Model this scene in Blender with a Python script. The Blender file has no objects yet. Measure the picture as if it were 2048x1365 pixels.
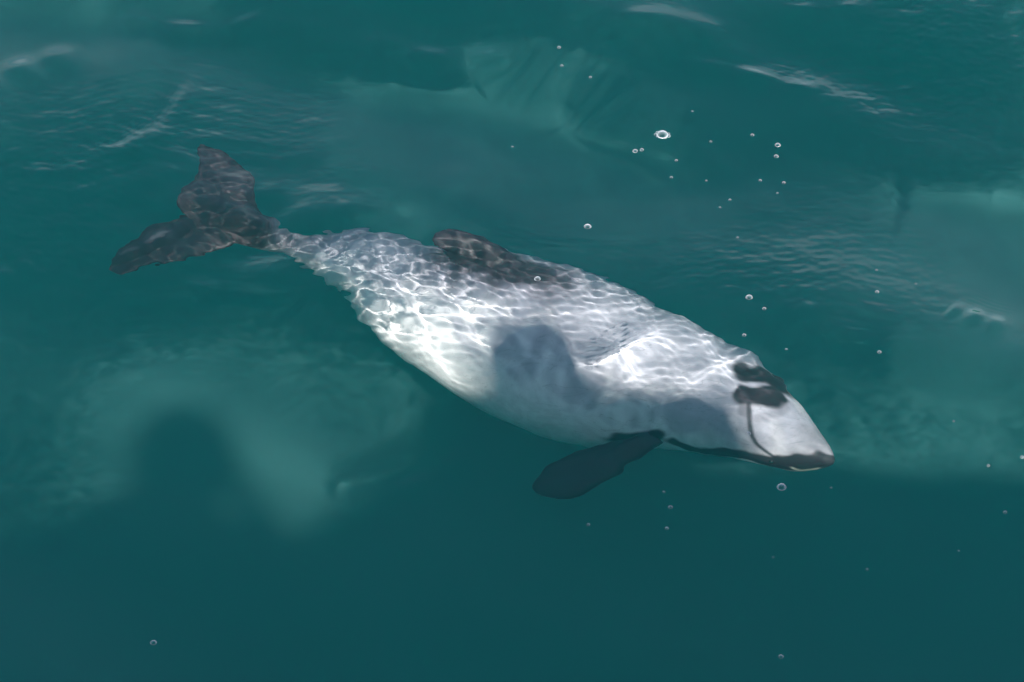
import bpy, bmesh, math, random
import numpy as np
from mathutils import Vector
from mathutils.bvhtree import BVHTree

R = math.radians
sc = bpy.context.scene
col = sc.collection

# ------------------------------------------------------------------ camera, world, sun, exposure
CAM = np.array((0.0, -4.44, 4.0)); PITCH = R(42.0); LENS = 107.6
cd = bpy.data.cameras.new('camera'); cam = bpy.data.objects.new('camera', cd); col.objects.link(cam)
cam.location = CAM; cam.rotation_euler = (R(90) - PITCH, 0, 0)
cd.lens = LENS; cd.sensor_width = 36; cd.clip_start = 0.05; cd.clip_end = 20000
sc.camera = cam

SUN_EL, SUN_AZ = R(42.6), R(8.0)          # behind the camera, a little to its right
SUN = np.array((math.sin(SUN_AZ) * math.cos(SUN_EL), -math.cos(SUN_AZ) * math.cos(SUN_EL), math.sin(SUN_EL)))
w = bpy.data.worlds.new('World'); sc.world = w; w.use_nodes = True
nt = w.node_tree; N = nt.nodes; LK = nt.links
bg = N['Background']
sky = N.new('ShaderNodeTexSky'); sky.sky_type = 'NISHITA'; sky.sun_disc = False
sky.sun_elevation = SUN_EL; sky.sun_rotation = math.pi - SUN_AZ
sky.air_density = 1.0; sky.dust_density = 0.6; sky.ozone_density = 1.2
tc = N.new('ShaderNodeTexCoord')
mp = N.new('ShaderNodeMapping'); mp.inputs['Scale'].default_value = (1.3, 1.3, 4.0); mp.inputs['Location'].default_value = (2.3, 0.7, 0.9)
cn = N.new('ShaderNodeTexNoise'); cn.inputs['Scale'].default_value = 2.2; cn.inputs['Detail'].default_value = 7; cn.inputs['Roughness'].default_value = .55
cr = N.new('ShaderNodeValToRGB'); cr.color_ramp.elements[0].position = .28; cr.color_ramp.elements[1].position = .72
mx = N.new('ShaderNodeMix'); mx.data_type = 'RGBA'
mx.inputs['B'].default_value = (8.8, 9.6, 10.6, 1)
LK.new(tc.outputs['Generated'], mp.inputs[0]); LK.new(mp.outputs[0], cn.inputs['Vector']); LK.new(cn.outputs['Fac'], cr.inputs[0])
# clouds only stand low over the far shore and thin out upwards
sx = N.new('ShaderNodeSeparateXYZ'); LK.new(tc.outputs['Generated'], sx.inputs[0])
bd = N.new('ShaderNodeMapRange'); bd.interpolation_type = 'SMOOTHSTEP'; bd.inputs['From Min'].default_value = .52; bd.inputs['From Max'].default_value = .22
LK.new(sx.outputs['Z'], bd.inputs['Value'])
ml = N.new('ShaderNodeMath'); ml.operation = 'MULTIPLY'; LK.new(cr.outputs[0], ml.inputs[0]); LK.new(bd.outputs[0], ml.inputs[1])
LK.new(ml.outputs[0], mx.inputs['Factor']); LK.new(sky.outputs[0], mx.inputs['A']); LK.new(mx.outputs['Result'], bg.inputs['Color'])
bg.inputs['Strength'].default_value = 0.10

sl = bpy.data.lights.new('sun', 'SUN'); sl.energy = 5.0; sl.angle = R(0.75); sl.color = (1.0, 0.965, 0.92)
so = bpy.data.objects.new('sun', sl); col.objects.link(so); so.location = (2, -12, 10)
so.rotation_euler = Vector(SUN).to_track_quat('Z', 'Y').to_euler()
sl.cycles.is_caustics_light = True        # sunlight is really bent by the waves

vs = sc.view_settings
vs.view_transform = 'Standard'; vs.look = 'None'; vs.gamma = 1.0; vs.use_curve_mapping = False
vs.exposure = 1.18
cy = sc.cycles
cy.use_denoising = True; cy.max_bounces = 10; cy.transmission_bounces = 8; cy.volume_bounces = 3
cy.diffuse_bounces = 2; cy.glossy_bounces = 3; cy.transparent_max_bounces = 12
cy.sample_clamp_indirect = 3.0; cy.sample_clamp_direct = 0.0; cy.caustics_reflective = False; cy.caustics_refractive = True

# ------------------------------------------------------------------ helpers
IOR = 1.333
SINK = -.11      # the whole animal swims this much deeper than first laid out
_f = np.array((0, math.cos(PITCH), -math.sin(PITCH))); _u = np.array((0, math.sin(PITCH), math.cos(PITCH))); _r = np.array((1.0, 0, 0))
PXF = 2048 * LENS / 36.0

def view_ray(px, py):
    d = _f + _r * ((px - 1024) / PXF) + _u * ((682.5 - py) / PXF)
    return d / np.linalg.norm(d)

def in_water(d):
    """direction below a level surface of a ray that comes from above"""
    h = d[:2] / IOR
    return np.array((h[0], h[1], -math.sqrt(1 - h @ h)))

def P(px, py, z=0.0):
    """the place at height z that is seen at that point of the photograph"""
    d = view_ray(px, py); s = CAM + d * (-CAM[2] / d[2])
    if z >= 0: return CAM + d * ((z - CAM[2]) / d[2])
    z += SINK; e = in_water(d); return s + e * (z / e[2])

def project(p):
    """where an under-water point is seen"""
    x, y, z = p
    hx, hy = x - CAM[0], y - CAM[1]; D = math.hypot(hx, hy)
    lo, hi = 0.0, D
    for _ in range(40):
        m = (lo + hi) / 2
        s1 = m / math.hypot(m, CAM[2]); s2 = (D - m) / math.hypot(D - m, z)
        if s1 < IOR * s2: lo = m
        else: hi = m
    s = np.array((CAM[0] + hx * lo / D, CAM[1] + hy * lo / D, 0)) - CAM
    q = s @ _f
    return np.array((1024 + PXF * (s @ _r) / q, 682.5 - PXF * (s @ _u) / q))

def catmull(pts, n):
    pts = np.array(pts, float); m = len(pts)
    ext = np.vstack([2 * pts[0] - pts[1], pts, 2 * pts[-1] - pts[-2]])
    out = []
    for t in np.linspace(0, m - 1, n):
        i = min(int(t), m - 2); u = t - i
        a, b, c, d = ext[i], ext[i + 1], ext[i + 2], ext[i + 3]
        out.append(.5 * (2 * b + (c - a) * u + (2 * a - 5 * b + 4 * c - d) * u * u + (3 * b - a - 3 * c + d) * u ** 3))
    return np.array(out)

def nrm(v): return v / (np.linalg.norm(v) + 1e-12)

def tag(o, label=None, cat=None, group=None, kind=None):
    for k, v in (('label', label), ('category', cat), ('group', group), ('kind', kind)):
        if v: o[k] = v
    return o

def link(name, me, m=None, parent=None, smooth=True):
    o = bpy.data.objects.new(name, me); col.objects.link(o)
    if m: me.materials.append(m)
    if smooth: me.shade_smooth()
    if parent: o.parent = parent
    return o

def new_mesh(name, V, F, m=None, parent=None, smooth=True):
    me = bpy.data.meshes.new(name)
    me.from_pydata([tuple(v) for v in V], [], F); me.validate(); me.update()
    return link(name, me, m, parent, smooth)

def empty(name, loc):
    o = bpy.data.objects.new(name, None); col.objects.link(o); o.location = loc; return o

def mat(name, base=(.5, .5, .5), rough=.5, spec=.5, metal=0.0):
    m = bpy.data.materials.new(name); m.use_nodes = True
    b = m.node_tree.nodes['Principled BSDF']
    b.inputs['Base Color'].default_value = (*base, 1); b.inputs['Roughness'].default_value = rough
    b.inputs['Specular IOR Level'].default_value = spec; b.inputs['Metallic'].default_value = metal
    return m

def grain(m, scale, a, b, bump=0.0):
    t = m.node_tree; n = t.nodes; bs = n['Principled BSDF']
    tc = n.new('ShaderNodeTexCoord'); no = n.new('ShaderNodeTexNoise'); no.inputs['Scale'].default_value = scale; no.inputs['Detail'].default_value = 6
    rp = n.new('ShaderNodeValToRGB'); rp.color_ramp.elements[0].color = (*a, 1); rp.color_ramp.elements[1].color = (*b, 1)
    rp.color_ramp.elements[0].position = .35; rp.color_ramp.elements[1].position = .65
    t.links.new(tc.outputs['Object'], no.inputs['Vector']); t.links.new(no.outputs['Fac'], rp.inputs[0]); t.links.new(rp.outputs[0], bs.inputs['Base Color'])
    if bump:
        bp = n.new('ShaderNodeBump'); bp.inputs['Strength'].default_value = bump; bp.inputs['Distance'].default_value = .005
        t.links.new(no.outputs['Fac'], bp.inputs['Height']); t.links.new(bp.outputs[0], bs.inputs['Normal'])
    return m

# ------------------------------------------------------------------ shape of the sea surface
rng = np.random.default_rng(7)
def seg_dist(X, Y, pts):
    """distance to a smooth line, side of it, and how far along (0..1)"""
    pts = np.asarray(pts); best = np.full(X.shape, 1e9); side = np.zeros(X.shape); al = np.zeros(X.shape)
    L = np.r_[0, np.cumsum(np.hypot(*np.diff(pts, axis=0).T))]
    for i in range(len(pts) - 1):
        ax, ay = pts[i]; dx, dy = pts[i + 1] - pts[i]; l2 = dx * dx + dy * dy
        t = np.clip(((X - ax) * dx + (Y - ay) * dy) / l2, 0, 1)
        ex, ey = X - ax - t * dx, Y - ay - t * dy; d = np.hypot(ex, ey)
        c = np.sign(dx * ey - dy * ex); k = d < best
        best = np.where(k, d, best); side = np.where(k, c, side); al = np.where(k, (L[i] + t * math.sqrt(l2)) / L[-1], al)
    return best, side, al

def blob(X, Y, px, py, rx, ry):
    c = P(px, py); return np.exp(-((X - c[0]) / rx) ** 2 - ((Y - c[1]) / ry) ** 2)

def pick(lo, hi, n, slope, main, spread):
    out = []
    for _ in range(n):
        lam = math.exp(rng.uniform(math.log(lo), math.log(hi))); k = 2 * math.pi / lam
        a = main + rng.normal(0, spread); out.append((k * math.cos(a), k * math.sin(a), slope / k * rng.uniform(.5, 1.4), rng.uniform(0, 6.28)))
    return out
SWELL = pick(.7, 2.6, 12, .022, R(75), .6)
CHOP = pick(.22, .6, 22, .0125, R(70), .75)
FINE = pick(.12, .28, 36, .0135, R(70), 1.5)
RIP = pick(.042, .088, 36, .013, R(100), 1.0)
STREAK = pick(.024, .05, 18, .012, R(-38), .28)
CAP = pick(.014, .03, 26, .022, R(85), .5)

WEB = pick(.078, .145, 20, .013, R(60), 2.2)

# crests that carry the reflections: points of the photograph, height, half width, capillaries on one side
CRESTS = [
    ([(1060, -30), (1150, 15), (1260, 42), (1350, 62), (1440, 100), (1530, 150), (1640, 185), (1740, 235), (1850, 300), (2000, 330)], .0150, .100, .3, -1),
    ([(1100, -10), (1230, 38), (1330, 44), (1450, 60)], .0040, .034, .4, -1),
    ([(1370, 125), (1460, 135), (1560, 160), (1640, 178)], .0062, .026, .9, -1),
    ([(60, 375), (170, 345), (265, 305), (340, 250), (385, 170), (400, 120)], .0050, .032, .8, -1),
    ([(-40, 170), (60, 130), (170, 95)], .0050, .045, .3, -1),
    ([(250, 20), (330, 42), (400, 46), (480, 40), (560, 10)], .0050, .034, 1.0, -1),
    ([(740, 70), (850, 105), (960, 112), (1060, 100)], .0050, .036, .6, -1),
    ([(1480, 0), (1620, 22), (1780, 18)], .0050, .034, .5, -1),
    ([(1850, 0), (1950, 22), (2080, 40)], .0035, .034, .5, -1),
    ([(1560, 590), (1640, 665), (1740, 705), (1860, 715)], .0026, .030, .5, -1),
    ([(1200, 215), (1290, 265), (1400, 300), (1500, 370), (1560, 450)], .0026, .05, .2, -1),
    ([(1330, 190), (1450, 235), (1560, 330)], .0012, .045, .0, -1),
    ([(1900, 630), (1960, 655), (2020, 670)], .0050, .026, .8, -1),
    ([(225, 530), (300, 500), (385, 458)], .0040, .018, 0, -1),
    ([(330, 565), (440, 590), (560, 600), (650, 585)], .0032, .026, .2, -1),
    ([(-30, 560), (40, 540), (90, 515)], .0045, .03, .6, -1),
    ([(700, 985), (820, 965), (900, 925), (960, 880)], .0022, .022, .4, -1),
]
def height(X, Y, fine=True):
    X = np.asarray(X, float); Y = np.asarray(Y, float); Z = np.zeros(X.shape)
    r = np.hypot(X, Y)
    wx = X + .05 * np.sin(2.1 * Y + 1) + .02 * np.sin(6.3 * Y + 2.2 * X); wy = Y + .05 * np.sin(1.9 * X + .4) + .018 * np.sin(7.1 * X - 3 * Y + 1)
    f1 = np.exp(-(r / 60) ** 2); f2 = np.exp(-(r / 3.6) ** 4)
    for a, b, h, p in SWELL: Z += h * np.sin(a * wx + b * wy + p) * f1
    cf = f2 * (.42 + .20 / (1 + np.exp(-(Y - .1) / .12)) + .55 / (1 + np.exp(-(Y - .55) / .15)))
    for a, b, h, p in CHOP: Z += h * np.sin(a * wx + b * wy + p) * cf
    if not fine: return Z
    # calmer near the bottom of the picture, livelier beyond the dolphin
    calm = 1 / (1 + np.exp(-(Y + .15) / .18)) * .55 + .45
    m1 = .55 + .45 * np.sin(1.7 * wx + 2.3 * wy + .5) * np.sin(2.9 * wx - 1.3 * wy + 1.9)
    m2 = np.clip(.15 + .6 * np.sin(3.1 * wx + 1.7 * wy) * np.sin(1.3 * wx - 3.7 * wy + .8), 0, 1)
    dol, _, _ = seg_dist(X, Y, DOLLINE); body = np.exp(-(dol / .16) ** 2) * (1 - .85 * blob(X, Y, 1640, 880, .17, .2))
    near = np.exp(-(dol / .24) ** 4)
    tail = blob(X, Y, 350, 455, .26, .22); rear = blob(X, Y, 680, 560, .26, .2)
    fin = blob(X, Y, 1010, 530, .2, .12); eye = blob(X, Y, 1560, 765, .05, .07); belly = blob(X, Y, 740, 640, .12, .08)
    flip = blob(X, Y, 1170, 950, .14, .08)
    for a, b, h, p in FINE: Z += h * np.sin(a * wx + b * wy + p) * f2 * (.14 * calm * m1 + 1.1 * body + .9 * tail)
    for a, b, h, p in RIP: Z += h * np.sin(a * wx + b * wy + p) * f2 * (1.1 * m2 * calm * calm * (1 - .96 * near) + (.12 + .12 * np.sin(5 * wx + 3) * np.sin(7 * wy + 4 * wx)) * body + 0.45 * tail + .25 * rear + .6 * flip + .5 * eye + .6 * belly + .15 * fin)
    m4 = np.clip(.9 + .5 * np.sin(4.1 * wx - 5 * wy) , .4, 1.4)
    for a, b, h, p in WEB: Z += h * np.sin(a * wx + b * wy + p) * f2 * 1.35 * body * m4
    m3 = np.clip(.5 + .7 * np.sin(9 * wx + 4 * wy) * np.sin(6 * wy - 8 * wx + 1), 0, 1.1)
    for a, b, h, p in STREAK: Z += h * np.sin(a * wx + b * wy + p) * f2 * (.75 * rear * m3 + .13 * body * m3 + .3 * belly)
    for a, b, h, p in CAP: Z += h * np.sin(a * wx + b * wy + p) * f2 * (1.1 * m2 * calm * calm * (1 - .96 * near) + .15 * tail + .16 * rear + .22 * fin + .08 * body + .1 * eye)
    for pts, A, wd, cp, sd in CRESTS:
        q = [P(*t)[:2] for t in catmull(pts, 24)]
        d, s, al = seg_dist(X, Y, q); s = s * sd
        env = np.clip(np.sin(np.pi * np.clip(al, 0, 1)), 0, 1) ** .6
        wob = .7 + .3 * np.sin(al * 17 + A * 9000)
        hgt = A * np.where(s > 0, np.exp(-(d / (wd * 1.5)) ** 2), np.exp(-(d / (wd * .75)) ** 2))
        Z += hgt * env * wob * f2
        if cp:
            lam = .012; Z += cp * .00015 * np.cos(2 * np.pi * d / lam) * np.exp(-((d - .045) / .035) ** 2) * (s < 0) * env * f2
    return Z

# ------------------------------------------------------------------ dolphin: centre line and half widths traced on the photograph, rebuilt at its depth
ST = [  # px, py, half width px, depth z, roll
    (1672, 919, 3, -.205, -6), (1658, 913, 19, -.210, -6), (1638, 904, 34, -.215, -6), (1596, 884, 56, -.225, -8), (1532, 848, 80, -.235, -8),
    (1442, 802, 104, -.245, 0), (1328, 765, 131, -.255, 8), (1182, 727, 158, -.260, 18), (1052, 676, 155, -.258, 22),
    (945, 628, 133, -.255, 22), (835, 589, 105, -.250, 20), (755, 540, 74, -.25, 16), (680, 514, 51, -.25, 12),
    (607, 491, 35, -0.235, 8), (553, 473, 27, -0.185, 6), (500, 456, 21, -0.165, 6), (440, 442, 12, -0.175, 6), (405, 437, 5, -0.180, 6)]
pt = [P(a, b, z) for a, b, _, z, _ in ST]
spine = catmull(pt, 120); hwp = catmull([(s[2], s[4]) for s in ST], 120)
DOLLINE = [P(s[0], s[1])[:2] for s in ST[::2]]
T = np.gradient(spine, axis=0); T = np.array([nrm(t) for t in T])
frames = []; rad = []
for i in range(120):
    t = T[i]; side = nrm(np.cross(t, (0, 0, 1))); up = np.cross(side, t)   # t runs snout -> tail
    ax = nrm(project(spine[min(i + 1, 119)]) - project(spine[max(i - 1, 0)])); pr = np.array((-ax[1], ax[0]))
    ext = max(abs((project(spine[i] + .05 * (math.cos(q) * side + math.sin(q) * up)) - project(spine[i])) @ pr) for q in np.linspace(0, math.pi, 13))
    rad.append(.05 * hwp[i, 0] / ext)
    ro = R(hwp[i, 1])
    frames.append((side * math.cos(ro) + up * math.sin(ro) * -1, up * math.cos(ro) + side * math.sin(ro)))
# make 'up' lean away from the boat when the roll is positive
frames = [(s, u) for s, u in frames]
rad = np.array(rad)

def plate(outline, thick, edge=.0022, n=64):
    """a fin: an outline in space (list of points), thickness falling to a thin rim"""
    o = catmull(list(outline) + [outline[0]], n)[:-1]; c = o.mean(0)
    nn = np.zeros(3)
    for i in range(len(o)): nn += np.cross(o[i] - c, o[(i + 1) % len(o)] - c)
    nn = nrm(nn)
    V = []; F = []; m = len(o); rings = [(1, edge), (.93, thick * .42), (.8, thick * .7), (.6, thick * .9), (.35, thick), (.12, thick)]
    for sgn in (1, -1):
        base = len(V)
        for f, h in rings:
            for p in o: V.append(c + (p - c) * f + nn * h * sgn * .5)
        V.append(c + nn * thick * sgn * .5)
        for k in range(len(rings) - 1):
            for i in range(m):
                j = (i + 1) % m; a, b, cc, d = base + k * m + i, base + k * m + j, base + (k + 1) * m + j, base + (k + 1) * m + i
                F.append((a, b, cc, d) if sgn > 0 else (d, cc, b, a))
        k = len(rings) - 1
        for i in range(m):
            a, b, cc = base + k * m + i, base + k * m + (i + 1) % m, len(V) - 1
            F.append((a, b, cc) if sgn > 0 else (cc, b, a))
    half = len(V) // 2
    for i in range(m):
        j = (i + 1) % m; F.append((i, half + i, half + j, j))
    return V, F

def build_dolphin():
    V = []; F = []; M = 40
    for i in range(120):
        s, u = frames[i]
        for k in range(M):
            q = 2 * math.pi * k / M; ca, sa = math.cos(q), math.sin(q)
            x = (i / 119)
            hx = 1.0; hz = 1.0
            if i > 85:                       # tail stock is deeper than wide
                hz = 1.0 + .25 * min(1, (i - 85) / 20); hx = 1.0 - .25 * min(1, (i - 85) / 20)
            V.append(spine[i] + rad[i] * (ca * s * hx + sa * u * hz))
    for i in range(119):
        for k in range(M):
            j = (k + 1) % M; F.append((i * M + k, i * M + j, (i + 1) * M + j, (i + 1) * M + k))
    V.append(spine[0]); a = len(V) - 1; V.append(spine[-1]); b = len(V) - 1
    for k in range(M):
        j = (k + 1) % M; F.append((a, j, k)); F.append((b, 119 * M + k, 119 * M + j))
    def add(v, f):
        o = len(V); V.extend(v); F.extend(tuple(i + o for i in q) for q in f)
    # flukes: one crescent blade, raised right tip, near lobe longer in view
    fl_far = [P(530, 452, -0.160), P(512, 436, -0.158), P(503, 405, -0.152), P(500, 375, -0.146), P(482, 345, -0.140), P(455, 322, -0.136), P(425, 304, -0.133), P(392, 294, -0.132),
              P(382, 312, -0.134), P(388, 345, -0.140), P(380, 375, -0.148), P(366, 403, -0.156), P(378, 424, -0.165), P(412, 446, -0.175), P(470, 466, -0.175)]
    add(*plate(fl_far, .022, n=90))
    fl_near = [P(520, 448, -0.162), P(470, 470, -0.175), P(420, 500, -0.190), P(365, 520, -0.200), P(300, 532, -0.210), P(250, 545, -0.220), P(218, 533, -0.223),
               P(240, 502, -0.220), P(288, 470, -0.208), P(338, 442, -0.195), P(375, 424, -0.178), P(430, 415, -0.168), P(480, 425, -0.162)]
    add(*plate(fl_near, .022, n=90))
    # low rounded back fin swept towards the tail
    df = [P(1150, 590, -.170), P(1085, 560, -.120), P(1030, 522, -.092), P(985, 497, -.066), P(940, 477, -.050), P(900, 468, -.042), P(872, 476, -.044), P(866, 494, -.055),
          P(890, 512, -.082), P(905, 540, -.125), P(930, 590, -.175), P(1040, 630, -.195)]
    add(*plate(df, .034, edge=.004, n=80))
    # near flipper, swept back and down
    nf = [P(1335, 878, -0.240), P(1300, 900, -0.255), P(1245, 930, -0.275), P(1205, 958, -0.290), P(1165, 984, -0.305), P(1110, 990, -0.315), P(1068, 968, -0.315), P(1085, 938, -0.308),
          P(1130, 902, -0.290), P(1190, 884, -0.270), P(1245, 872, -0.255), P(1290, 858, -0.230)]
    add(*plate(nf, .030, n=80))
    # far flipper, mostly hidden by the chest, its shoulder just showing
    ff = [P(1470, 760, -.25), P(1505, 742, -.255), P(1548, 748, -.262), P(1570, 762, -.268), P(1566, 785, -.270), P(1530, 800, -.26), P(1480, 800, -.25)]
    add(*plate(ff, .030, n=60))
    me = bpy.data.meshes.new('raw'); me.from_pydata([tuple(v) for v in V], [], F); me.update()
    o = bpy.data.objects.new('dolphin', me); col.objects.link(o)
    r = o.modifiers.new('remesh', 'REMESH'); r.mode = 'VOXEL'; r.voxel_size = .0034; r.use_smooth_shade = True
    s = o.modifiers.new('smooth', 'SMOOTH'); s.factor = .6; s.iterations = 12
    dg = bpy.context.evaluated_depsgraph_get(); me2 = bpy.data.meshes.new_from_object(o.evaluated_get(dg))
    o.modifiers.clear(); o.data = me2; me2.name = 'dolphin'; me2.shade_smooth()
    return o

dol = build_dolphin()
me = dol.data
nv = len(me.vertices); co = np.empty(nv * 3); me.vertices.foreach_get('co', co); co = co.reshape(-1, 3)
me.calc_loop_triangles(); bvh = BVHTree.FromPolygons([Vector(c) for c in co], [tuple(p.vertices) for p in me.polygons])
def S(px, py):
    """the place on the dolphin's skin seen at that point"""
    a = P(px, py, 0); d = in_water(view_ray(px, py))
    h = bvh.ray_cast(Vector(a), Vector(d))[0]
    return np.array(h) if h else P(px, py, -.2)
def path_d(pts, n=30):
    p = catmull([S(*q) for q in pts], n); d = np.full(nv, 9.0)
    for i in range(n - 1):
        a = p[i]; e = p[i + 1] - a; t = np.clip((co - a) @ e / (e @ e + 1e-12), 0, 1)
        d = np.minimum(d, np.linalg.norm(co - a - t[:, None] * e, axis=1))
    return d
def sm(x, a, b):
    t = np.clip((x - a) / (b - a), 0, 1); return t * t * (3 - 2 * t)
# where along and around the body each point lies
idx = np.zeros(nv, int); best = np.full(nv, 9.0)
for i in range(120):
    d = np.linalg.norm(co - spine[i], axis=1); k = d < best; best[k] = d[k]; idx[k] = i
UP = np.array([f[1] for f in frames])[idx]; off = co - spine[idx]
upness = np.einsum('ij,ij->i', off, UP) / np.maximum(rad[idx], .012)
along = idx / 119.0
noise = np.zeros(nv)
for k in range(26):
    v = rng.normal(size=3) * rng.choice([18, 35, 70]); noise += np.sin(co @ v + rng.uniform(0, 6.28)) / 26 ** .5
side_y = -off[:, 1] / np.maximum(rad[idx], .012)          # towards the boat
grey = np.array((.34, .345, .385)); white = np.array((.78, .78, .77)); black = np.array((.024, .021, .026)); head = np.array((.26, .26, .275)); dark = np.array((.042, .037, .044))
u = upness + .10 * noise
A = np.repeat(white[None], nv, 0)
def lay(c, m):
    global A
    A = A * (1 - m[:, None]) + c[None] * m[:, None]
lay(grey, sm(u - .25 * sm(along, .35, .55) + .12 * noise, .02, .66) * .92)
lay(head, sm(-along - .02 * noise, -.19, -.13) * .75)
lay(np.array((.20, .20, .24)), sm(-path_d([(905, 505), (800, 490), (700, 478), (620, 470)]), -.055, -.01) * .75)
lay(np.array((.17, .16, .18)), sm(along + .015 * noise, .68, .80) * .7); lay(dark, sm(along + .015 * noise, .79, .88))
lay(np.array((.040, .033, .037)), sm(along, .83, .90))
dd = path_d([(905, 500), (960, 520), (1020, 545), (1085, 560)]) + .016 * noise
lay(np.array((.16, .15, .18)), sm(-dd, -.13, -.045) * .85)
lay(dark, sm(-dd, -.078, -.030))
tipm = np.minimum(path_d([(885, 490), (930, 490), (985, 515)]), 9); lay(black, sm(-tipm, -.055, -.035))
for pts, r0, r1, c in (
        ([(1225, 884), (1320, 884), (1400, 890), (1470, 902), (1530, 917), (1590, 922), (1650, 921), (1668, 920)], .019, .028, black),
        ([(1500, 745), (1530, 750), (1560, 770)], .022, .040, black), ([(1495, 785), (1525, 790), (1550, 790)], .020, .032, black),
        ([(1440, 895), (1500, 905), (1535, 915)], .012, .026, dark)):
    d = path_d(pts) + .006 * noise; lay(c, sm(-d, -r1, -r0))
# the whole near flipper, root included
fp = catmull([P(1350, 882, -.225), P(1305, 880, -.240), P(1255, 900, -.262), P(1200, 925, -.280), P(1140, 948, -.298), P(1085, 962, -.312)], 30)
fr = np.interp(np.linspace(0, 1, 30), [0, .25, .5, 1], [.020, .036, .060, .085])
dm = np.min([np.linalg.norm(co - fp[i], axis=1) / fr[i] for i in range(30)], axis=0) + .04 * noise
lay(np.array((.016, .016, .024)), sm(-dm, -1.12, -.92))
fd = np.linalg.norm(co - P(1560, 768, -.265), axis=1); lay(black, sm(-fd, -.036, -.026))
d = path_d([(1497, 780), (1503, 815), (1503, 850), (1512, 875), (1530, 893), (1550, 907)], 40); lay(black, sm(-d, -.0075, -.0015) * .9)
d = path_d([(1488, 790), (1494, 820)], 12); lay(dark, sm(-d, -.016, -.006) * .5)
lay(np.array((.20, .19, .21)), sm(-path_d([(1520, 830), (1560, 820), (1570, 810)]), -.014, -.004) * .45)
lay(np.array((.52, .52, .53)), sm(-path_d([(1550, 840), (1560, 870), (1565, 895)]), -.02, -.004) * .5)
lay(np.array((.05, .045, .05)), sm(-path_d([(1669, 919), (1662, 914)], 6), -.016, -.006) * .9)
lay(np.array((.60, .62, .50)), sm(-path_d([(1555, 930), (1600, 932), (1640, 931)]), -.008, -.003) * .9)
A = np.clip(A * (1 + .05 * noise[:, None]), 0, 1)
at = me.color_attributes.new('pigment', 'FLOAT_COLOR', 'POINT')
at.data.foreach_set('color', np.c_[A, np.ones(nv)].astype(np.float32).ravel())
m = mat('dolphin_skin', rough=.42, spec=.12)
t = m.node_tree; b = t.nodes['Principled BSDF']
ca = t.nodes.new('ShaderNodeVertexColor'); ca.layer_name = 'pigment'
tcn = t.nodes.new('ShaderNodeTexCoord'); n1 = t.nodes.new('ShaderNodeTexNoise'); n1.inputs['Scale'].default_value = 45; n1.inputs['Detail'].default_value = 8; n1.inputs['Roughness'].default_value = .65
ra = t.nodes.new('ShaderNodeMapRange'); ra.inputs['From Min'].default_value = .3; ra.inputs['From Max'].default_value = .7; ra.inputs['To Min'].default_value = .86; ra.inputs['To Max'].default_value = 1.1
mm = t.nodes.new('ShaderNodeMix'); mm.data_type = 'RGBA'; mm.blend_type = 'MULTIPLY'; mm.inputs['Factor'].default_value = 1
t.links.new(tcn.outputs['Object'], n1.inputs['Vector']); t.links.new(n1.outputs['Fac'], ra.inputs['Value'])
n2 = t.nodes.new('ShaderNodeTexNoise'); n2.inputs['Scale'].default_value = 9; n2.inputs['Detail'].default_value = 4; n2.inputs['Distortion'].default_value = 1.5
mp2 = t.nodes.new('ShaderNodeMapping'); mp2.inputs['Scale'].default_value = (.35, 1.9, 1.9); mp2.inputs['Rotation'].default_value = (0, 0, .5)
s1 = t.nodes.new('ShaderNodeMath'); s1.operation = 'SUBTRACT'; s1.inputs[1].default_value = .5
s2 = t.nodes.new('ShaderNodeMath'); s2.operation = 'ABSOLUTE'
s3 = t.nodes.new('ShaderNodeMapRange'); s3.inputs['From Min'].default_value = .0; s3.inputs['From Max'].default_value = .006; s3.inputs['To Min'].default_value = .72; s3.inputs['To Max'].default_value = 1
s4 = t.nodes.new('ShaderNodeMath'); s4.operation = 'MULTIPLY'
t.links.new(tcn.outputs['Object'], mp2.inputs[0]); t.links.new(mp2.outputs[0], n2.inputs['Vector']); t.links.new(n2.outputs['Fac'], s1.inputs[0]); t.links.new(s1.outputs[0], s2.inputs[0]); t.links.new(s2.outputs[0], s3.inputs['Value'])
t.links.new(s3.outputs[0], s4.inputs[0]); t.links.new(ra.outputs[0], s4.inputs[1]); ra = s4
t.links.new(ca.outputs['Color'], mm.inputs['A']); t.links.new(ra.outputs[0], mm.inputs['B']); t.links.new(mm.outputs['Result'], b.inputs['Base Color'])
me.materials.clear(); me.materials.append(m)
dol.cycles.is_caustics_receiver = True
tag(dol, 'small grey and white dolphin with rounded dark back fin swimming just under the surface', 'dolphin')

# eye and blowhole on the near side of the head
em = mat('dolphin_eye', (.01, .009, .009), .1, .5)
def ball(name, c, r, m, parent, sc3=(1, 1, 1), seg=14):
    bm = bmesh.new(); bmesh.ops.create_uvsphere(bm, u_segments=seg, v_segments=seg // 2 + 2, radius=r)
    for v in bm.verts: v.co = Vector((v.co.x * sc3[0], v.co.y * sc3[1], v.co.z * sc3[2])) + Vector(c)
    me = bpy.data.meshes.new(name); bm.to_mesh(me); bm.free()
    return link(name, me, m, parent)
e = ball('eye', S(1545, 917), .0055, em, dol); e.cycles.is_caustics_receiver = True

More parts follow.
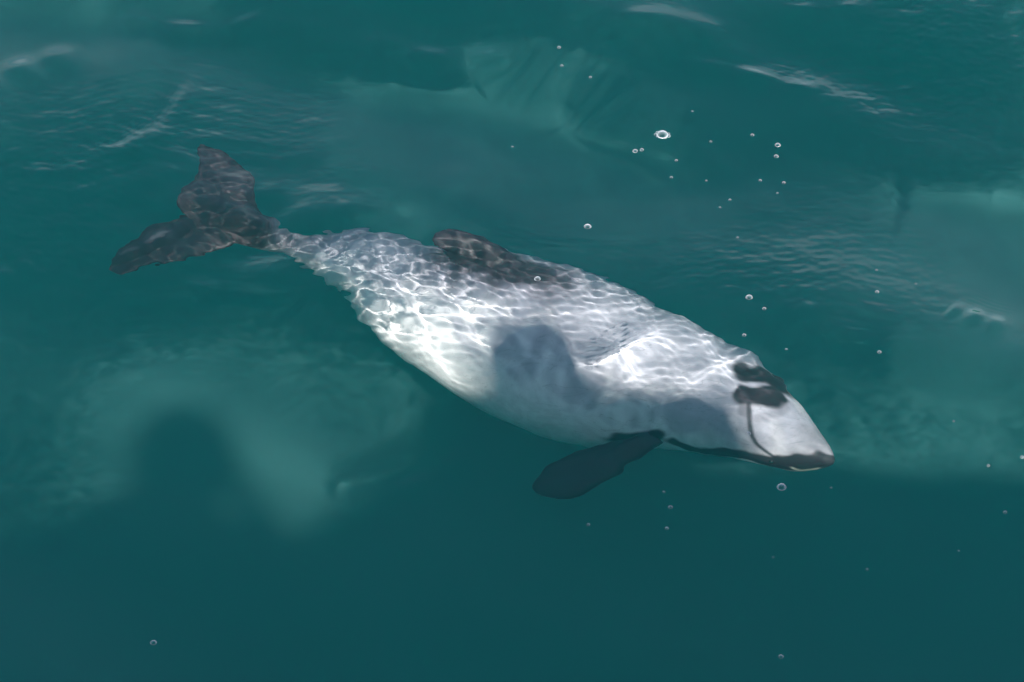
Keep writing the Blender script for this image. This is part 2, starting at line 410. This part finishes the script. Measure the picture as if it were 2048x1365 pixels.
# ------------------------------------------------------------------ the sea
def axis_coords(lo, hi, step, far, n_out):
    mid = np.arange(lo, hi + step * .5, step)
    g = np.geomspace(step, far, n_out); o = np.cumsum(g * (far / g.sum()) ** 0)
    o = o[o < far * 1.2]
    return np.r_[lo - o[::-1], mid, hi + o]
GX = axis_coords(-1.32, 1.32, .0032, 900, 60); GY = axis_coords(-1.12, 1.62, .0036, 900, 60)
X, Y = np.meshgrid(GX, GY); Z = height(X, Y)
ny, nx = X.shape
me = bpy.data.meshes.new('water')
idx2 = np.arange(nx * ny).reshape(ny, nx)
F = np.stack([idx2[:-1, :-1], idx2[:-1, 1:], idx2[1:, 1:], idx2[1:, :-1]], -1).reshape(-1, 4)
per = np.r_[idx2[0, :], idx2[1:, -1], idx2[-1, :-1][::-1], idx2[1:-1, 0][::-1]]
Vt = np.stack([X, Y, Z], -1).reshape(-1, 3); pb = Vt[per].copy(); pb[:, 2] = -9.0
nb = len(Vt); mp_ = len(per); k = np.arange(mp_); k2 = (k + 1) % mp_
SF = np.stack([per[k2], per[k], nb + k, nb + k2], -1)
Va = np.vstack([Vt, pb]); nq = len(F) + len(SF)
me.vertices.add(len(Va)); me.vertices.foreach_set('co', Va.astype(np.float32).ravel())
me.loops.add(nq * 4 + mp_); me.polygons.add(nq + 1)
me.loops.foreach_set('vertex_index', np.r_[F.ravel(), SF.ravel(), (nb + k)[::-1]].astype(np.int32))
me.polygons.foreach_set('loop_start', np.r_[np.arange(nq) * 4, nq * 4].astype(np.int32))
me.update(calc_edges=True); me.validate()
wm = bpy.data.materials.new('sea_water'); wm.use_nodes = True; t = wm.node_tree; t.nodes.clear()
o = t.nodes.new('ShaderNodeOutputMaterial'); g = t.nodes.new('ShaderNodeBsdfGlass'); g.inputs['IOR'].default_value = IOR; g.inputs['Roughness'].default_value = 0
g.inputs['Color'].default_value = (1, 1, 1, 1); t.links.new(g.outputs[0], o.inputs['Surface'])
water = link('water', me, wm); tag(water, 'green sea surface with low ripples and reflections of the sky', kind='structure')
water.cycles.is_caustics_caster = True

def box(name, lo, hi, m, parent=None, smooth=False):
    bm = bmesh.new(); bmesh.ops.create_cube(bm, size=1)
    for v in bm.verts: v.co = Vector([(lo[i] + hi[i]) / 2 + v.co[i] * (hi[i] - lo[i]) for i in range(3)])
    me = bpy.data.meshes.new(name); bm.to_mesh(me); bm.free()
    return link(name, me, m, parent, smooth)

# fine silt held in the water: the green the eye meets below the surface
ztop = float(Z.max()) + .012
print('ztop', ztop)
vm = bpy.data.materials.new('silt_in_water'); vm.use_nodes = True; t = vm.node_tree; t.nodes.clear()
o = t.nodes.new('ShaderNodeOutputMaterial'); v = t.nodes.new('ShaderNodeVolumePrincipled')
v.inputs['Color'].default_value = (.0, 1.0, .80, 1); v.inputs['Density'].default_value = .31; v.inputs['Anisotropy'].default_value = -.2
t.links.new(v.outputs[0], o.inputs['Volume'])
sxs = np.r_[-60, -20, -6, -3, np.linspace(-1.5, 1.5, 190), 3, 6, 20, 60]; sys_ = np.r_[-3.8, -2.5, -1.6, np.linspace(-1.2, 1.75, 190), 3, 6, 20, 60]
QX, QY = np.meshgrid(sxs, sys_); QZ = height(QX, QY) + .007
far_ = (np.abs(QX) > 1.6) | (QY > 1.8) | (QY < -1.3); QZ[far_] = ztop
i4 = np.arange(QX.size).reshape(QX.shape); top = np.stack([QX, QY, QZ], -1).reshape(-1, 3)
pr4 = np.r_[i4[0, :], i4[1:, -1], i4[-1, :-1][::-1], i4[1:-1, 0][::-1]]; low = top[pr4].copy(); low[:, 2] = -8.5; n4 = len(pr4); kk = np.arange(n4)
fq = np.stack([i4[:-1, :-1], i4[:-1, 1:], i4[1:, 1:], i4[1:, :-1]], -1).reshape(-1, 4).tolist() + [(int(pr4[(k + 1) % n4]), int(pr4[k]), len(top) + k, len(top) + (k + 1) % n4) for k in range(n4)] + [tuple(len(top) + k for k in range(n4))[::-1]]
silt = new_mesh('silt', np.vstack([top, low]), fq, vm, smooth=False); tag(silt, 'fine green silt suspended in the sea water', kind='stuff')

# denser layer where sight ends
bm_ = bpy.data.materials.new('deep_green_water'); bm_.use_nodes = True; t = bm_.node_tree; b = t.nodes['Principled BSDF']
b.inputs['Roughness'].default_value = 1; b.inputs['Specular IOR Level'].default_value = 0
b.inputs['Subsurface Weight'].default_value = 1; b.inputs['Subsurface Radius'].default_value = (1, 1, 1); b.inputs['Subsurface Scale'].default_value = .2
tcn = t.nodes.new('ShaderNodeTexCoord'); n1 = t.nodes.new('ShaderNodeTexNoise'); n1.inputs['Scale'].default_value = 1.6; n1.inputs['Detail'].default_value = 5; n1.inputs['Distortion'].default_value = .6
rp = t.nodes.new('ShaderNodeValToRGB'); rp.color_ramp.elements[0].position = .3; rp.color_ramp.elements[1].position = .7
rp.color_ramp.elements[0].color = (.020, .068, .068, 1); rp.color_ramp.elements[1].color = (.027, .082, .082, 1)
t.links.new(tcn.outputs['Object'], n1.inputs['Vector']); t.links.new(n1.outputs['Fac'], rp.inputs[0]); t.links.new(rp.outputs[0], b.inputs['Base Color'])
gx = np.r_[-55, np.linspace(-6, 6, 90), 55]; gy = np.r_[-55, np.linspace(-5, 9, 100), 55]; DX, DY = np.meshgrid(gx, gy)
DZ = -1.1 + .05 * np.sin(1.3 * DX + .7 * DY) + .04 * np.sin(2.3 * DY - 1.1 * DX + 1) + .02 * np.sin(4.3 * DX + 3 * DY)
i3 = np.arange(DX.size).reshape(DX.shape); dt = np.stack([DX, DY, DZ], -1).reshape(-1, 3)
pr3 = np.r_[i3[0, :], i3[1:, -1], i3[-1, :-1][::-1], i3[1:-1, 0][::-1]]; dl = dt[pr3].copy(); dl[:, 2] = -8; n3 = len(pr3)
df_ = np.stack([i3[:-1, :-1], i3[:-1, 1:], i3[1:, 1:], i3[1:, :-1]], -1).reshape(-1, 4).tolist() + [(int(pr3[(k + 1) % n3]), int(pr3[k]), len(dt) + k, len(dt) + (k + 1) % n3) for k in range(n3)] + [tuple(len(dt) + k for k in range(n3))[::-1]]
deep = new_mesh('deep_water', np.vstack([dt, dl]), df_, bm_)
tag(deep, 'deep opaque green water below the dolphin', kind='structure'); deep.cycles.is_caustics_receiver = True

# far shore
hm = grain(mat('hill_scrub', (.06, .07, .03), .9, .1), .01, (.035, .045, .02), (.09, .085, .045))
hv = []; hf = []
NA = 200
for i in range(NA):
    a = R(-75 + 150 * i / (NA - 1)); h = 150 + 60 * math.sin(i * .09) + 30 * math.sin(i * .31 + 1) + 14 * math.sin(i * .83 + 2)
    for rr, hh in ((640, -1), (700, h * .45), (760, h), (850, h * .7), (880, -1)):
        hv.append((rr * math.sin(a), rr * math.cos(a), hh * .55 if hh > 0 else hh))
for i in range(NA - 1):
    for k in range(4): hf.append((i * 5 + k, (i + 1) * 5 + k, (i + 1) * 5 + k + 1, i * 5 + k + 1))
hills = new_mesh('hills', hv, hf, hm); tag(hills, 'low scrubby hills on the far shore', kind='structure')

# ------------------------------------------------------------------ bubbles
fm = bpy.data.materials.new('bubble_film'); fm.use_nodes = True; t = fm.node_tree; t.nodes.clear()
o = t.nodes.new('ShaderNodeOutputMaterial'); tr = t.nodes.new('ShaderNodeBsdfTransparent'); gl = t.nodes.new('ShaderNodeBsdfGlossy'); gl.inputs['Roughness'].default_value = .06
di = t.nodes.new('ShaderNodeBsdfDiffuse'); di.inputs[0].default_value = (.75, .78, .8, 1)
lw = t.nodes.new('ShaderNodeLayerWeight'); lw.inputs['Blend'].default_value = .35
m1 = t.nodes.new('ShaderNodeMixShader'); m1.inputs[0].default_value = .45; m2 = t.nodes.new('ShaderNodeMixShader')
t.links.new(di.outputs[0], m1.inputs[1]); t.links.new(gl.outputs[0], m1.inputs[2])
t.links.new(lw.outputs['Facing'], m2.inputs[0]); t.links.new(tr.outputs[0], m2.inputs[1]); t.links.new(m1.outputs[0], m2.inputs[2]); t.links.new(m2.outputs[0], o.inputs[0])
foam = mat('bubble_rim_foam', (.5, .54, .56), .15, .8)
def dome_mesh(name, r, seg=16):
    V = []; F = []; rings = 6
    for i in range(rings):
        a = math.pi / 2 * i / rings
        for k in range(seg): q = 2 * math.pi * k / seg; V.append((r * math.cos(a) * math.cos(q), r * math.cos(a) * math.sin(q), r * .75 * math.sin(a)))
    V.append((0, 0, r * .75))
    for i in range(rings - 1):
        for k in range(seg): j = (k + 1) % seg; F.append((i * seg + k, i * seg + j, (i + 1) * seg + j, (i + 1) * seg + k))
    for k in range(seg): F.append(((rings - 1) * seg + k, (rings - 1) * seg + (k + 1) % seg, len(V) - 1))
    me = bpy.data.meshes.new(name); me.from_pydata(V, [], F); me.materials.append(fm); me.shade_smooth(); return me
def rim_mesh(name, r, th, arc=2 * math.pi, seg=18):
    V = []; F = []
    n = seg
    for i in range(n):
        q = arc * i / (n if arc > 6.2 else n - 1)
        for k in range(5):
            b = 2 * math.pi * k / 5; rr = r + th * math.cos(b); V.append((rr * math.cos(q), rr * math.sin(q), th * math.sin(b) + th * .3))
    for i in range(n if arc > 6.2 else n - 1):
        j = (i + 1) % n
        for k in range(5): l = (k + 1) % 5; F.append((i * 5 + k, j * 5 + k, j * 5 + l, i * 5 + l))
    me = bpy.data.meshes.new(name); me.from_pydata(V, [], F); me.materials.append(foam); me.shade_smooth(); return me
UD, UR = dome_mesh('dome', 1.0), rim_mesh('rim', 1.0, .07)
glint = []
def sea_z(x, y): return float(height(np.array([x]), np.array([y]))[0])
PXM = .00098
def bubble(px, py, size, label, group=None, kind='single'):
    c = P(px, py); z = sea_z(c[0], c[1]); r = size * PXM * .5
    t = empty('bubble', (c[0], c[1], z - .0005)); tag(t, label, 'bubble', group)
    d = bpy.data.objects.new('dome', UD); col.objects.link(d); d.parent = t; d.scale = (r, r, r)
    q = bpy.data.objects.new('rim', UR); col.objects.link(q); q.parent = t; q.scale = (r, r, r); q.rotation_euler.z = px * .1
    if kind == 'ring':
        for i in range(9):
            a = i * 2 * math.pi / 9 + .3; rr = r * (.28 + .1 * math.sin(i * 5))
            d2 = bpy.data.objects.new('small_dome', UD); col.objects.link(d2); d2.parent = t; d2.location = (math.cos(a) * r * 1.15, math.sin(a) * r * .95, 0); d2.scale = (rr,) * 3
            d3 = bpy.data.objects.new('small_rim', UR); col.objects.link(d3); d3.parent = t; d3.location = d2.location; d3.scale = (rr,) * 3
    return t
UNI = [
    (1325, 263, 24, 'large ring-shaped bubble with small beads round it above the dolphin', 'ring'),
    (1271, 293, 11, 'left bubble of the touching pair below the large ring bubble', 'single'),
    (1284, 291, 9, 'right bubble of the touching pair below the large ring bubble', 'single'),
    (1175, 459, 15, 'bright round bubble alone on the water beyond the back fin', 'single'),
    (1075, 575, 13, 'round bubble floating over the dark patch behind the back fin', 'single'),
    (1497, 616, 14, 'bright bubble floating just beyond the middle of the back', 'single'),
    (1527, 640, 8, 'small bubble right of the bright bubble beyond the back', 'single'),
    (1487, 692, 8, 'small bubble at the edge of the back behind the far eye', 'single'),
    (1563, 976, 17, 'large clear bubble below the dolphin\'s snout', 'single'),
    (1497, 876, 8, 'small bubble floating over the near cheek', 'single'),
    (1556, 281, 12, 'upper and larger bubble of two stacked ones right of the ring bubble', 'single'),
    (1553, 303, 10, 'lower and smaller bubble of two stacked ones right of the ring bubble', 'single'),
    (305, 1269, 11, 'lone bubble in the dark shaded water at lower left', 'single'),
    (1563, 1302, 9, 'lone bubble near the lower edge in dark water', 'single'),
]
for px, py, s, lb, kd in UNI: bubble(px, py, s, lb, 'bubbles floating on the sea', kd)
FAR = [(1343, 346, 7), (1353, 312, 7), (1422, 276, 6), (1505, 263, 8), (1568, 357, 8), (1521, 353, 7), (1413, 354, 5), (1460, 396, 6), (1440, 413, 5),
       (1118, 94, 8), (1124, 128, 7), (1181, 151, 7), (1475, 482, 5), (1555, 380, 5), (1025, 283, 5), (1385, 217, 5)]
RIGHT = [(1752, 604, 8), (1756, 731, 8), (1830, 580, 4), (1752, 552, 5), (1571, 720, 5), (1975, 944, 6), (2010, 1027, 7), (2042, 930, 7), (1735, 1134, 5), (1662, 980, 4), (1905, 862, 4), (1918, 1098, 4)]
LOW = [(1341, 1011, 8), (1334, 1051, 7), (1328, 982, 5), (1177, 1044, 6), (1547, 1108, 4)]
ORD = 'leftmost|second from the left|third from the left|fourth from the left|fifth from the left|sixth from the left|seventh from the left|eighth from the left'.split('|')
ORR = [o.replace('leftmost', 'rightmost').replace('from the left', 'from the right') for o in ORD]
for l, lb in ((FAR, 'of the tiny bubbles beyond the dolphin'), (RIGHT, 'of the tiny bubbles right of the dolphin'), (LOW, 'of the tiny bubbles below the near flipper')):
    l = sorted(l); n = len(l); h2 = (n + 1) // 2
    for i, (px, py, s) in enumerate(l): bubble(px, py, s, (ORD[i] if i < h2 else ORR[n - 1 - i]) + ' ' + lb, 'bubbles floating on the sea')


# ------------------------------------------------------------------ the boat and the people whose shadows fall on the sea
hullm = grain(mat('boat_paint', (.78, .79, .8), .3, .5), 3, (.72, .73, .74), (.82, .83, .84))
deckm = grain(mat('deck_grit', (.3, .31, .32), .8, .3), 60, (.25, .26, .27), (.38, .38, .38), .3)
railm = mat('rail_steel', (.6, .6, .6), .25, .5, 1.0)
boat = empty('boat', (0, -5.6, 0)); tag(boat, 'white sightseeing boat the photographer stands on', 'boat')
def at_boat(o): o.parent = boat; o.location = (0, 5.6, 0); return o
YG = -3.95
def solid(name, rings, m):
    V = [p for r in rings for p in r]; n = len(rings[0]); F = []
    for i in range(len(rings) - 1):
        for k in range(n): j = (k + 1) % n; F.append((i * n + k, i * n + j, (i + 1) * n + j, (i + 1) * n + k))
    F.append(tuple(range(n))[::-1]); F.append(tuple((len(rings) - 1) * n + k for k in range(n)))
    return at_boat(new_mesh(name, V, F, m, smooth=False))
rings = []
for x in np.linspace(-6, 7.5, 28):
    f = max(0, (x - 2.5) / 5) ** 2; hw_ = 1.75 * (1 - f) + .05; yc = YG - 1.75; dz = .25 * max(0, x / 7)
    rings.append([(x, yc + hw_ * a, z + (dz if z > 1 else 0)) for a, z in ((1, 2.38), (.97, 1.4), (.85, .3), (.55, -.35), (0, -.6), (-.55, -.35), (-.85, .3), (-.97, 1.4), (-1, 2.38))])
solid('hull', rings, hullm)
solid('deck', [[(x, y, z) for y, z in ((YG - .02, 2.384), (YG - .02, 2.43), (YG - 3.45, 2.43), (YG - 3.45, 2.384))] for x in (-5.9, 2.6)], deckm)
def gun(xa, xb, za, zb):
    rr = []
    for x in np.linspace(xa, xb, 8):
        z = za + (zb - za) * (x - xa) / (xb - xa)
        rr.append([(x, YG - .07, 2.435), (x, YG - .003, 2.435), (x, YG, z - .05), (x, YG + .02, z - .03), (x, YG + .02, z), (x, YG - .09, z), (x, YG - .09, z - .03), (x, YG - .07, z - .05)])
    solid('bulwark', rr, hullm)
gun(-5.9, -.5, 3.10, 3.12); gun(-.497, -.2, 3.12, 3.27); gun(-.197, .1, 3.27, 3.12); gun(.103, .5, 3.12, 3.42); gun(.503, 2.6, 3.32, 3.27)  # sloped humps added to the bulwark to shape its shadow edge on the water
solid('bulwark', [[(x, y, z) for y, z in ((YG - 3.45, 2.435), (YG - 3.38, 2.435), (YG - 3.38, 3.2), (YG - 3.45, 3.2))] for x in (-5.9, 2.6)], hullm)

def person(x, y, z0, hgt, lean, colors, label, hair_c, elbows=.0, yaw=0.0, hood=.098):
    """standing figure: one skinned body, hair and jacket hood as children"""
    k = hgt / 1.75; c = lambda a, b, d: (a * k, b * k, d * k)
    ln = lambda z: lean * max(0, z - .95)
    J = {'pelvis': (c(0, 0, .97), .13), 'belly': (c(0, ln(1.1), 1.12), .125), 'chest': (c(0, ln(1.32), 1.32), .145), 'neck0': (c(0, ln(1.45), 1.46), .062), 'neck': (c(0, ln(1.52) + .015, 1.53), .052),
         'head': (c(0, ln(1.62) + .03, 1.62), .088), 'crown': (c(0, ln(1.68) + .03, 1.685), .07)}
    E = [('pelvis', 'belly'), ('belly', 'chest'), ('chest', 'neck0'), ('neck0', 'neck'), ('neck', 'head'), ('head', 'crown')]
    for s, n in ((1, 'r'), (-1, 'l')):
        J.update({'hip' + n: (c(.10 * s, 0, .92), .10), 'knee' + n: (c(.11 * s, .03, .50), .062), 'ank' + n: (c(.12 * s, -.01, .09), .045), 'toe' + n: (c(.14 * s, .14, .035), .034),
                  'sho' + n: (c(.17 * s, ln(1.42), 1.42), .062), 'elb' + n: (c((.25 - elbows) * s, ln(1.3) + .16, 1.22 + elbows), .042), 'wri' + n: (c(.10 * s, ln(1.5) + .20, 1.38 if elbows else 1.18), .028),
                  'palm' + n: (c(.06 * s, ln(1.5) + .22, 1.43 if elbows else 1.16), .024)})
        E += [('pelvis', 'hip' + n), ('hip' + n, 'knee' + n), ('knee' + n, 'ank' + n), ('ank' + n, 'toe' + n), ('chest', 'sho' + n), ('sho' + n, 'elb' + n), ('elb' + n, 'wri' + n), ('wri' + n, 'palm' + n)]
        for q in range(4):
            L = (.075, .085, .08, .062)[q]; o = (-.024 + .016 * q)
            J['f%d%s' % (q, n)] = (c((.06 + .0) * s - .012 * s, ln(1.5) + .24, (1.455 if elbows else 1.18) - .016 * q), .0085)
            J['g%d%s' % (q, n)] = (c(.05 * s - L * .5 * s, ln(1.5) + .245, (1.455 if elbows else 1.18) - .017 * q), .0075)
            E += [('palm' + n, 'f%d%s' % (q, n)), ('f%d%s' % (q, n), 'g%d%s' % (q, n))]
    names = list(J); me = bpy.data.meshes.new('person'); me.from_pydata([J[n][0] for n in names], [(names.index(a), names.index(b)) for a, b in E], [])
    o = bpy.data.objects.new('person', me); col.objects.link(o)
    md = o.modifiers.new('skin', 'SKIN'); ss = o.modifiers.new('sub', 'SUBSURF'); ss.levels = 2
    for i, n in enumerate(names):
        sv = me.skin_vertices[0].data[i]; sv.radius = (J[n][1] * k,) * 2; sv.use_root = (n == 'pelvis')
    dg = bpy.context.evaluated_depsgraph_get(); dg.update(); m2 = bpy.data.meshes.new_from_object(o.evaluated_get(dg)); o.modifiers.clear(); o.data = m2
    for nm, cc in zip(('skin', 'jacket', 'trousers', 'boots'), colors): m2.materials.append(mat(nm + '_cloth' if nm != 'skin' else 'human_skin', cc, .7, .3))
    for p in m2.polygons:
        z = p.center.z / k; yv = p.center.y / k - ln(1.5)
        p.material_index = 0 if (z > 1.5 and abs(p.center.x) < .12 * k) or (z > 1.44 and yv > .2) else 3 if z < .12 else 2 if z < .96 else 1
    m2.shade_smooth()
    o.location = (x, y, z0); o.rotation_euler.z = yaw
    hm_ = mat('hair', hair_c, .6, .3); hy = (ln(1.62) + .005) * k
    ball('hair', (0, hy, 1.66 * k), hood * k, hm_, o, (1, 1.02, 1))
    ball('nose', (0, (ln(1.62) + .125) * k, 1.61 * k), .014 * k, m2.materials[0], o, (1, 1.3, 1.5), 8)
    for s in (1, -1): ball('ear', (.088 * s * k, (ln(1.62) + .03) * k, 1.61 * k), .02 * k, m2.materials[0], o, (.5, .8, 1.4), 8)
    tag(o, label, 'person'); return o
skin = (.45, .28, .2)
# photographer right behind the camera
person(0.0, -4.80, 2.435, 1.75, .06, (skin, (.03, .05, .12), (.05, .05, .06), (.03, .03, .03)), 'person in a navy jacket with raised hands, standing at the rail taking the picture', (.06, .04, .03), elbows=.08, hood=.12)
p2 = P(1080, 700); q2 = p2 + SUN / SUN[2] * 4.02
person(float(q2[0]), float(q2[1]) - .08, 2.435, 1.64, .10, (skin, (.35, .05, .04), (.08, .09, .12), (.05, .04, .03)), 'person in a red jacket leaning on the boat rail beside the photographer', (.25, .16, .07), yaw=-.1, hood=.12, elbows=.06)

# drum added out of view on the rail to shade the dolphin's lower flank
shade_root = empty('shade_drum', (.77, YG - .05, 3.2)); tag(shade_root, 'white drum with two dark straps, added unseen on the rail to shade the dolphin', 'shade blocker')
def drum(name, x0, x1, r, m, n=28):
    V = []; F = []; prof = [(x0, .0), (x0, r * .8), (x0 + .02 * (x1 > x0), r * .97), (x0 + (x1 - x0) * .12, r), (x1 - (x1 - x0) * .12, r), (x1 - .02, r * .97), (x1, r * .8), (x1, 0)]
    for a, b in prof:
        for k in range(n): q = 2 * math.pi * k / n; V.append((a, b * math.cos(q), b * math.sin(q)))
    for i in range(len(prof) - 1):
        for k in range(n): j = (k + 1) % n; F.append((i * n + k, (i + 1) * n + k, (i + 1) * n + j, i * n + j))
    return new_mesh(name, V, F, m, shade_root)
drum('shade_shell', -.37, .22, .285, hullm)
strapm = mat('strap_webbing', (.03, .03, .035), .7)
drum('strap', -.17, -.12, .290, strapm); drum('strap', .05, .10, .290, strapm)
